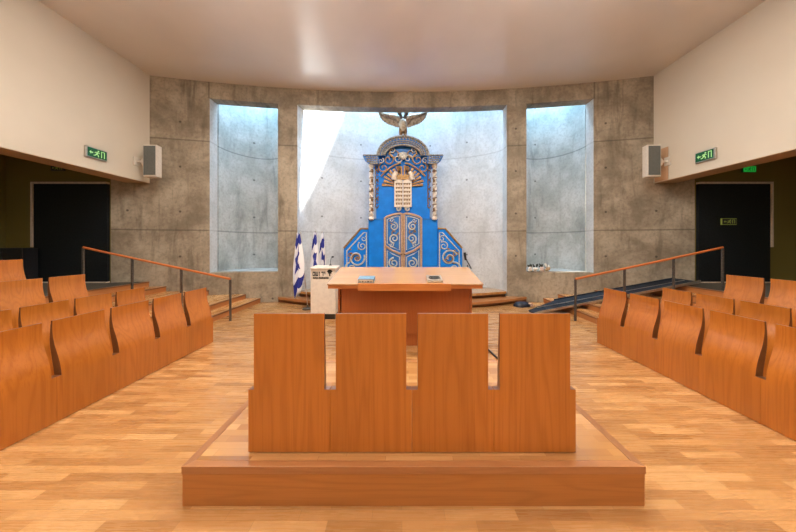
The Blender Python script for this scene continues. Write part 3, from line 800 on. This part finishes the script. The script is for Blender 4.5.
# raised hands above the tablets: sleeves, palm, five fingers each
for s in (-1, 1):
    mb = MB(); mb.tube([(AX + s*9.0/SA, AY-.06, az(180)), (AX + s*8.6/SA, AY-.09, az(176)), (AX + s*6.4/SA, AY-.1, az(172.5))], [.09, .085, .06], 10); ar = mb.build('sleeve', M['ivory'], ark, smooth=60)
    mb = MB(); mb.ball((AX + s*5.0/SA, AY-.1, az(170.5)), .062, (1,.5,1.1), 10)
    for k in range(4):
        mb.tube([(AX + s*(5.6-.9*k)/SA, AY-.1, az(169.8)), (AX + s*(5.4-.9*k)/SA, AY-.11, az(168.0)), (AX + s*(4.9-.9*k)/SA, AY-.1, az(166.6+.3*abs(k-1.5)))], [.017, .016, .012], 6)
    mb.tube([(AX + s*4.2/SA, AY-.1, az(171.2)), (AX + s*2.9/SA, AY-.11, az(170.3)), (AX + s*2.2/SA, AY-.11, az(169.4))], [.018, .016, .012], 6)
    mb.build('hand', M['gold_dk'], ar, smooth=60)
mb = MB()
cr = [(AX - 5.5/SA, az(180)), (AX + 5.5/SA, az(180)), (AX + 6.5/SA, az(174.5)), (AX + 3.4/SA, az(176.8)), (AX + 1.6/SA, az(173)), (AX, az(176.2)), (AX - 1.6/SA, az(173)), (AX - 3.4/SA, az(176.8)), (AX - 6.5/SA, az(174.5))]
mb.prism(cr, 'y', AY-.08, AY-.02); mb.build('crown', M['gold'], ark)
# double headed eagle on top
eg = thing('eagle_sculpture', 'double headed bronze eagle with spread wings atop the ark', 'sculpture', (AX, AY, az(137.8)+.012))
EZ = az(137.8)+.012; EY = AY
mb = MB(); rings = []
mb.tube([(AX, EY, az(132)), (AX, EY, az(128)), (AX, EY, az(124)), (AX, EY, az(121)), (AX, EY, az(119.5))], [.07, .13, .155, .14, .09], 14)
mb.build('body', M['bronze_lt'], eg, smooth=60)
for s in (-1, 1):
    mb = MB(); mb.tube([(AX + s*.9/SA, EY-.02, az(121)), (AX + s*1.9/SA, EY-.03, az(118.2)), (AX + s*2.1/SA, EY-.03, az(116.2)), (AX + s*2.9/SA, EY-.04, az(114.4)), (AX + s*4.1/SA, EY-.04, az(114.0)), (AX + s*5.3/SA, EY-.04, az(115.3))], [.085, .065, .052, .06, .052, .012], 10)
    mb.ball((AX + s*3.3/SA, EY-.04, az(114.2)), .066, (1.15,.9,.9), 10)
    mb.tube([(AX + s*2.7/SA, EY-.03, az(113)), (AX + s*3.3/SA, EY-.03, az(112.4)), (AX + s*3.9/SA, EY-.03, az(112.7))], .018, 6)
    mb.build('head', M['bronze_dk'], eg, smooth=60)
for s in (-1, 1):
    mb = MB()
    # feathers: two layers fanned along the wing
    tips = [(24.2,112.3),(23.8,115),(22.8,117.6),(21.2,119.9),(19.2,121.8),(17,123.2),(14.6,124.4),(12.2,125.2),(9.8,126.1),(7.4,127),(5.4,127.4)]
    for i, (tx, tyy) in enumerate(tips):
        f0 = 1 - i/11; sx, sy = 4.3 + 15.5*f0**1.1, 119.8 - 5.2*f0**1.2
        a, b = (AX + s*sx/SA, az(sy)), (AX + s*tx/SA, az(tyy)); dx, dz = b[0]-a[0], b[1]-a[1]; l = math.hypot(dx, dz); nx, nz = -dz/l, dx/l; hw = .062
        mb.prism([(a[0]-nx*hw*.8, a[1]-nz*hw*.8), (a[0]+nx*hw*.8, a[1]+nz*hw*.8), (b[0]-dx*.18+nx*hw, b[1]-dz*.18+nz*hw), (b[0], b[1]), (b[0]-dx*.18-nx*hw, b[1]-dz*.18-nz*hw)], 'y', EY+.01+.006*(i % 2), EY+.035+.006*(i % 2))
    mb.tube([(AX + s*3.0/SA, EY+.01, az(122)), (AX + s*5.4/SA, EY-.0, az(119)), (AX + s*9/SA, EY-.01, az(117.2)), (AX + s*15/SA, EY, az(115.8)), (AX + s*20.5/SA, EY+.01, az(114)), (AX + s*23.8/SA, EY+.02, az(112))], [.11, .105, .085, .07, .055, .03], 10)
    mb.build('wing', M['bronze'], eg, smooth=50)
    mb = MB(); mb.tube([(AX + s*1.7/SA, EY, az(129)), (AX + s*2.4/SA, EY-.01, az(132.5)), (AX + s*2.2/SA, EY-.01, EZ+.02)], [.075, .055, .035], 10)
    for k in range(3): mb.tube([(AX + s*2.2/SA, EY-.01, EZ+.02), (AX + s*(1.2+k*1.1)/SA, EY-.06, EZ+.025), (AX + s*(1.0+k*1.3)/SA, EY-.09, EZ+.014)], [.022, .018, .008], 6)
    mb.build('leg', M['gold_dk'], eg, smooth=60)
mb = MB()
for k in range(5):
    mb.prism([(AX + (k-2)*.035-.02, az(130)), (AX + (k-2)*.035+.02, az(130)), (AX + (k-2)*.06+.025, EZ+.03), (AX + (k-2)*.06-.025, EZ+.03)], 'y', EY+.03+.004*k, EY+.05+.004*k)
mb.build('tail', M['bronze'], eg)

# ------------------------------------------------------------------ handrails
for sg, sd in ((-1, 'left'), (1, 'right')):
    xs = [sg*(3.90 + 1.108*i) + .02 for i in range(4)]; zb = [0, .265, .41, .70]
    ztop = [HC - (y - 245)*6.44/F for y in (279, 268.6, 258.1, 247.5)]
    hr = thing('handrail', 'wooden handrail on thin steel posts climbing the %s side steps' % sd, 'handrail', (xs[0], 6.44, 0), 'handrails at the side steps')
    mb = MB(); mb.tube([(x, 6.44, z) for x, z in zip(xs, ztop)], .026, 10); mb.build('rail', M['rail'], hr, smooth=60)
    foot = [0.0]
    for x in xs[1:]:
        zf = 0
        for rx, zt in RIS:
            if abs(x) > rx: zf = zt
        foot.append(zf+.002)
    for x, z0, z1 in zip(xs, foot, ztop):
        mb = MB(); mb.box((x-.02, 6.422, z0), (x+.02, 6.458, z1-.015)); mb.build('post', M['steel'] , hr, bevel=.003)

# ------------------------------------------------------------------ access ramp on the right steps
rp = thing('access_ramp', 'long navy blue access ramp laid over the right side steps', 'ramp', (5.1, 7.38, 0))
th = math.atan2(.74, 7.35-3.27)
def rampz(x): return .050 + (x-3.27)*math.tan(th)
mb = MB(); pl_ = [(3.27, 7.06), (7.38, 7.06), (7.38, 7.70), (4.1, 7.70), (3.27, 7.36)]
tv = [mb.bm.verts.new((x, y, rampz(x)+.02 if x > 3.3 else .03)) for x, y in pl_]; bv_ = [mb.bm.verts.new((x, y, rampz(x)-.017 if x > 3.3 else .006)) for x, y in pl_]
mb.face(tv); mb.face(bv_[::-1])
for i in range(5): mb.face([tv[i], bv_[i], bv_[(i+1) % 5], tv[(i+1) % 5]])
mb.build('deck', M['ramp'], rp)
mb = MB(); mb.prism([(3.25, .004), (7.38, rampz(7.38)-.015), (7.38, rampz(7.38)+.05), (3.4, .08), (3.25, .03)], 'y', 7.035, 7.055); mb.build('edge_rail', M['alu'], rp)
mb = MB(); mb.prism([(4.12, rampz(4.12)-.01), (7.38, rampz(7.38)-.015), (7.38, rampz(7.38)+.05), (4.12, rampz(4.12)+.05)], 'y', 7.705, 7.725); mb.build('edge_rail', M['ramp'], rp)
mb = MB(); mb.prism([(3.5, rampz(3.5)+.003), (7.3, rampz(7.3)+.018), (7.3, rampz(7.3)+.03), (3.5, rampz(3.5)+.012)], 'y', 7.36, 7.385); mb.build('seam_glint', M['alu'], rp)  # pale metal strip added for the glints along the ramp's centre
for k in range(12):
    x = 3.6 + k*.3
    mb = MB(); mb.prism([(x, rampz(x)+.004), (x+.02, rampz(x)+.006), (x+.02, rampz(x)+.016), (x, rampz(x)+.014)], 'y', 7.08, 7.35); mb.build('grip_strip', M['ramp'], rp)

# ------------------------------------------------------------------ speakers
def speaker(sg, label):
    cx = -6.57 if sg < 0 else 6.57; y0 = 7.42; w_, d_ = .36, .20; z0, z1 = 3.50, 4.33
    rt = thing('wall_speaker', label, 'speaker', (cx, y0+.1, z0), 'wall speakers')
    rt.rotation_euler = (0, 0, 0)
    mb = MB(); mb.prism([(cx-w_/2, y0), (cx+w_/2, y0), (cx+w_/2-.03, y0+d_), (cx-w_/2+.03, y0+d_)], 'z', z0, z1); mb.build('casing', M['speaker_white'], rt, bevel=.01)
    mb = MB(); mb.box((cx-w_/2+.025, y0-.012, z0+.04), (cx+w_/2-.025, y0-.001, z1-.03)); mb.build('grille', M['grille'], rt, bevel=.004)
    mb = MB(); xw = sg*7.02
    mb.tube([(xw, y0+.12, 3.92), (cx+sg*(w_/2+.06), y0+.1, 3.92), (cx+sg*(w_/2+.02), y0+.1, 3.98), (cx+sg*(w_/2-.005), y0+.1, 3.98)], .03, 8); mb.ball((cx+sg*(w_/2+.06), y0+.08, 3.90), .07, (.7,.7,1.5), 10)
    xa, xb = sorted((xw+sg*.012, xw-sg*.012)); mb.box((xa, y0+.04, 3.82), (xb, y0+.2, 4.04)); mb.build('bracket', M['speaker_white'], rt, smooth=50)
speaker(-1, 'white wall speaker with grey grille on the left wall corner')
speaker(1, 'white wall speaker with grey grille on the right wall corner')

# ------------------------------------------------------------------ exit signs
def runner(mb, P, sx=1):          # P maps sign coordinates (u 0..1.8, v 0..1) to 3D quads
    def quad(pts): P(mb, pts)
    def limb(a, b, t):
        dx, dy = b[0]-a[0], b[1]-a[1]; l = math.hypot(dx, dy); nx, ny = -dy/l*t, dx/l*t
        quad([(a[0]+nx, a[1]+ny), (a[0]-nx, a[1]-ny), (b[0]-nx, b[1]-ny), (b[0]+nx, b[1]+ny)])
    for o in (.0,):
        quad([(.98+.09*math.cos(2*PI*k/10), .80+.09*math.sin(2*PI*k/10)) for k in range(10)])
        limb((.92,.68), (.80,.42), .075); limb((.80,.42), (1.0,.30), .05); limb((1.0,.30), (.96,.12), .045); limb((.79,.42), (.66,.25), .05); limb((.66,.25), (.50,.22), .045)
        limb((.92,.66), (1.10,.55), .04); limb((.90,.66), (.70,.64), .04); limb((.70,.64), (.62,.50), .035)
    quad([(1.25,.12),(1.33,.12),(1.33,.88),(1.25,.88)]); quad([(1.25,.80),(1.62,.80),(1.62,.88),(1.25,.88)]); quad([(1.54,.12),(1.62,.12),(1.62,.88),(1.54,.88)])
    quad([(.10,.5),(.26,.28),(.26,.72)]); quad([(.26,.43),(.46,.43),(.46,.57),(.26,.57)])
def sign_x(sg, y0, y1, z0, z1, label):
    xw = sg*(SX-.003); H = z1-z0; W = y1-y0
    rt = thing('exit_sign', label, 'exit sign', (xw, (y0+y1)/2, z0), 'green exit signs on the white walls')
    xa, xb = sorted((xw, xw-sg*.05)); mb = MB(); mb.box((xa, y0, z0), (xb, y1, z1)); mb.build('housing', M['alu'], rt, bevel=.004)
    xf = xw - sg*.051; xa, xb = sorted((xf, xf-sg*.004)); mb = MB(); mb.box((xa, y0+.035, z0+.02), (xb, y1-.02, z1-.02)); mb.build('sign_face', M['green'], rt)
    xp = xf - sg*.0045
    mb = MB()
    def P(mb, pts):
        q = [((y0 + W*.09 + (u/1.8)*W*.85), z0 + H*.10 + v*H*.8) for u, v in pts]
        if sg > 0: q = [((y1 - W*.09 - (u/1.8)*W*.85), z) for (_, z), (u, v) in zip(q, pts)]
        a, b = sorted((xp, xp-sg*.003)); mb.prism(q, 'x', a, b)
    runner(mb, P); mb.build('pictogram', M['picto'], rt)
sign_x(-1, 6.30, 6.76, HC+(245-159.0)*6.53/F-.0, HC+(245-148.5)*6.53/F, 'green running figure exit sign on the left white wall')
sign_x(1, 6.36, 6.80, HC+(245-160.5)*6.55/F, HC+(245-150)*6.55/F, 'green running figure exit sign on the right white wall')
def sign_y(xc, zc, W, H, y, label, face, pic, housing, hang=False):
    rt = thing('exit_sign', label, 'exit sign', (xc, y, zc-H/2))
    mb = MB(); mb.box((xc-W/2, y-.04, zc-H/2), (xc+W/2, y, zc+H/2)); mb.build('housing', housing, rt, bevel=.004)
    mb = MB(); mb.box((xc-W/2+.012, y-.044, zc-H/2+.012), (xc+W/2-.012, y-.0405, zc+H/2-.012)); mb.build('sign_face', face, rt)
    mb = MB()
    def P(mb, pts): mb.prism([(xc - W*.43 + u/1.8*W*.88, zc - H*.4 + v*H*.8) for u, v in pts], 'y', y-.0475, y-.0445)
    runner(mb, P); mb.build('pictogram', pic, rt)
sign_y(wx(754, 7.6), wz(168.2, 7.6), .36, .17, 7.735, 'lit green exit sign on olive wall above right black door', M['green_lit'], M['green'], M['green'])
sign_y(wx(53, 7.6), wz(167, 7.6), .36, .15, 7.735, 'unlit dark exit sign on olive wall above left black door', M['black'], M['picto_dim'], M['black'])
sign_y(wx(730, 7.6), wz(221.5, 7.6), .40, .17, 7.655, 'small dark exit sign glowing faintly on right black door', M['black'], M['picto_dim'], M['picto_dim'])

b2 = MB(); b2.box((7.022, 7.53, 3.46), (7.036, 7.93, 4.32)); tag(b2.build('backing_board', M['tan'], origin=(7.03, 7.7, 3.46)), 'tan wooden board on the right white wall behind the speaker', 'board')

# ------------------------------------------------------------------ small things
# black cabinet beside the left door
cb = thing('cabinet', 'low black cabinet against the olive wall left of the black door', 'cabinet', (-10.3, 7.5, LAND))
mb = MB(); mb.box((-10.72, 7.3, LAND), (-9.72, 7.62, 1.64)); mb.build('body', M['black'], cb, bevel=.008)
for x in (-10.70, -10.21):
    mb = MB(); mb.box((x, 7.28, LAND+.03), (x+.47, 7.299, 1.61)); mb.build('door', M['black'], cb, bevel=.004)
# slumped bag on the floor by the right pillar
bag = thing('bag', 'dark navy bag slumped on the floor before the right pillar', 'bag', (3.33, 7.95, 0))
mb = MB(); nU, nV = 18, 10; gr = {}
for i in range(nV+1):
    a = PI/2*i/nV
    for k in range(nU):
        b = 2*PI*k/nU; n_ = 1 + .07*math.sin(3*b+1) + .05*math.sin(5*b)
        gr[i,k] = mb.bm.verts.new((3.33 + .23*math.cos(a)**.7*math.cos(b)*n_ + .02, 7.95 + .13*math.cos(a)**.7*math.sin(b)*n_, .002 + .135*math.sin(a)*(1+.18*math.cos(2*b)*math.cos(a))))
for i in range(nV):
    for k in range(nU): mb.face([gr[i,k], gr[i,(k+1)%nU], gr[i+1,(k+1)%nU], gr[i+1,k]])
mb.face([gr[0,k] for k in range(nU)])
mb.build('body', M['navy'], bag, smooth=60)
mb = MB(); mb.tube([(3.50, 7.88, .10), (3.58, 7.86, .085), (3.62, 7.88, .04), (3.60, 7.92, .016)], .016, 8); mb.ball((3.60, 7.9, .03), .03, (1.4,1,1)); mb.build('strap', M['flower_p'], bag, smooth=60)
# bouquets on the right niche sill
bq = [(529.5, 'straw', M['flower_w'], M['leaf_dk'], 'small pale bouquet at left end of the right niche sill'),
      (535, 'w', M['flower_w'], M['leaf_dk'], 'small white bouquet with dark leaves second on the niche sill'),
      (541, 'p', M['flower_p'], M['leaf_dk'], 'pinkish bouquet with dark top third on the niche sill'),
      (546.5, 't', M['flower_t'], M['flower_w'], 'straw coloured bouquet at right end of the group on sill')]
for i, (px, k_, ma, mb_, lab) in enumerate(bq):
    d = 8.62; X = wx(px, d); z0 = ZS+.003
    rt = thing('bouquet', lab, 'bouquet', (X, d, z0), 'bouquets on the right niche sill')
    q = MB(); q.tube([(X, d-.03, z0+.012), (X, d+.05, z0+.03), (X, d+.12, z0+.05)], [.035, .03, .02], 8); q.build('wrapping', M['paper'], rt, smooth=50)
    q = MB()
    for n_ in range(14): q.ball((X + R.uniform(-.05,.05), d-.05 + R.uniform(-.04,.04), z0+.035+R.uniform(0, .09)), .032, (1,1,.85), 8)
    q.build('blossoms', ma, rt, smooth=60)
    q = MB()
    for n_ in range(8):
        a = R.uniform(-.6, .6); q.ball((X + .09*math.sin(a) + .02, d+R.uniform(-.02,.05), z0+.14+R.uniform(-.02,.07)), .03, (.7,.5,1.5), 8, Matrix.Rotation(a, 3, 'Y'))
    q.build('leaves', mb_, rt, smooth=60)
# black bar seen between the two right central seats
br = MB(); br.tube([(1.395, 4.72, .016), (1.445, 4.22, .016)], .014, 8); br.ball((1.395, 4.72, .017), .015); br.ball((1.445, 4.22, .017), .015)
tag(br.build('rod', M['black'], origin=(1.42, 4.5, 0), smooth=60), 'thin black rod on the floor right of the desk, seen between seats', 'rod')

# ------------------------------------------------------------------ light
for i, (a, b) in enumerate(((-7.2, -3.55), (-1.06, 7.2))):        # unseen sun-blocking slabs added over the shafts; only the alcove's left end gets sun
    q = MB(); q.box((a, 8.0, 8.62), (b, 11.2, 8.75)); struct(q.build('sun_blocker', M['concrete']))
sun = bpy.data.lights.new('sun', 'SUN'); sun.energy = 125; sun.angle = math.radians(3); sun.color = (1, .97, .92)
so = bpy.data.objects.new('sun', sun); COL.objects.link(so); so.location = (3, 9, 14)
so.rotation_euler = Vector((-1, -.22, -2.7)).to_track_quat('-Z', 'Y').to_euler()
S.world = bpy.data.worlds.new('sky'); S.world.use_nodes = True
bg = S.world.node_tree.nodes['Background']; bg.inputs[0].default_value = (.55,.75,1,1); bg.inputs[1].default_value = 1.2
def area(name, loc, size, energy, col, rot=(0,0,0), spread=180):
    l = bpy.data.lights.new(name, 'AREA'); l.shape = 'RECTANGLE'; l.size, l.size_y = size; l.energy = energy; l.color = col; l.spread = math.radians(spread)
    o = bpy.data.objects.new(name, l); COL.objects.link(o); o.location = loc; o.rotation_euler = rot; return o
area('skylight_alcove', (CX0, 9.55, 8.1), (5.2, .8), 560, (.42,.72,1.0))
area('skylight_niche_left', ((LX0+LX1)/2, 9.35, 8.1), (1.5, .8), 270, (.42,.72,1.0))
area('skylight_niche_right', ((RX0+RX1)/2, 9.35, 8.1), (1.5, .8), 270, (.42,.72,1.0))
for x in (-3.4, 0, 3.4):
    for y, e in ((-2.4, 68), (.6, 24), (3.0, 40), (5.0, 165)):
        area('ceiling_lamp', (x, y, 6.40), (1.1, .9), e, (1,.93,.84))
for x in (-2.6, 2.6):
    for y in (-1.5, 2.6):
        area('ceiling_fill', (x, y, 5.3), (1.2, .4), 195, (1,.97,.93), (PI, 0, 0))  # added upward fill that brightens the ceiling; no fixture stands here
S.view_settings.view_transform = 'Standard'; S.view_settings.look = 'None'; S.view_settings.exposure = 0; S.view_settings.gamma = 1

# ------------------------------------------------------------------ camera
for x in (-9.2, 9.2): area('bay_fill', (x, 3.0, 4.1), (.6, 3), 48, (1,.88,.70))  # added fill in each side bay so the olive walls show
cam = bpy.data.cameras.new('camera'); co = bpy.data.objects.new('camera', cam); COL.objects.link(co)
co.location = (0, 0, HC); co.rotation_euler = (PI/2, 0, 0)
cam.sensor_fit = 'HORIZONTAL'; cam.sensor_width = 36; cam.lens = F/796*36
cam.shift_x = (398 - CX)/796; cam.shift_y = -(266 - CY)/796
cam.clip_start = .05; cam.clip_end = 100
S.camera = co
S.cycles.use_denoising = True
S.cycles.max_bounces = 8; S.cycles.diffuse_bounces = 5; S.cycles.glossy_bounces = 4
S.cycles.sample_clamp_indirect = 6; S.cycles.caustics_reflective = False
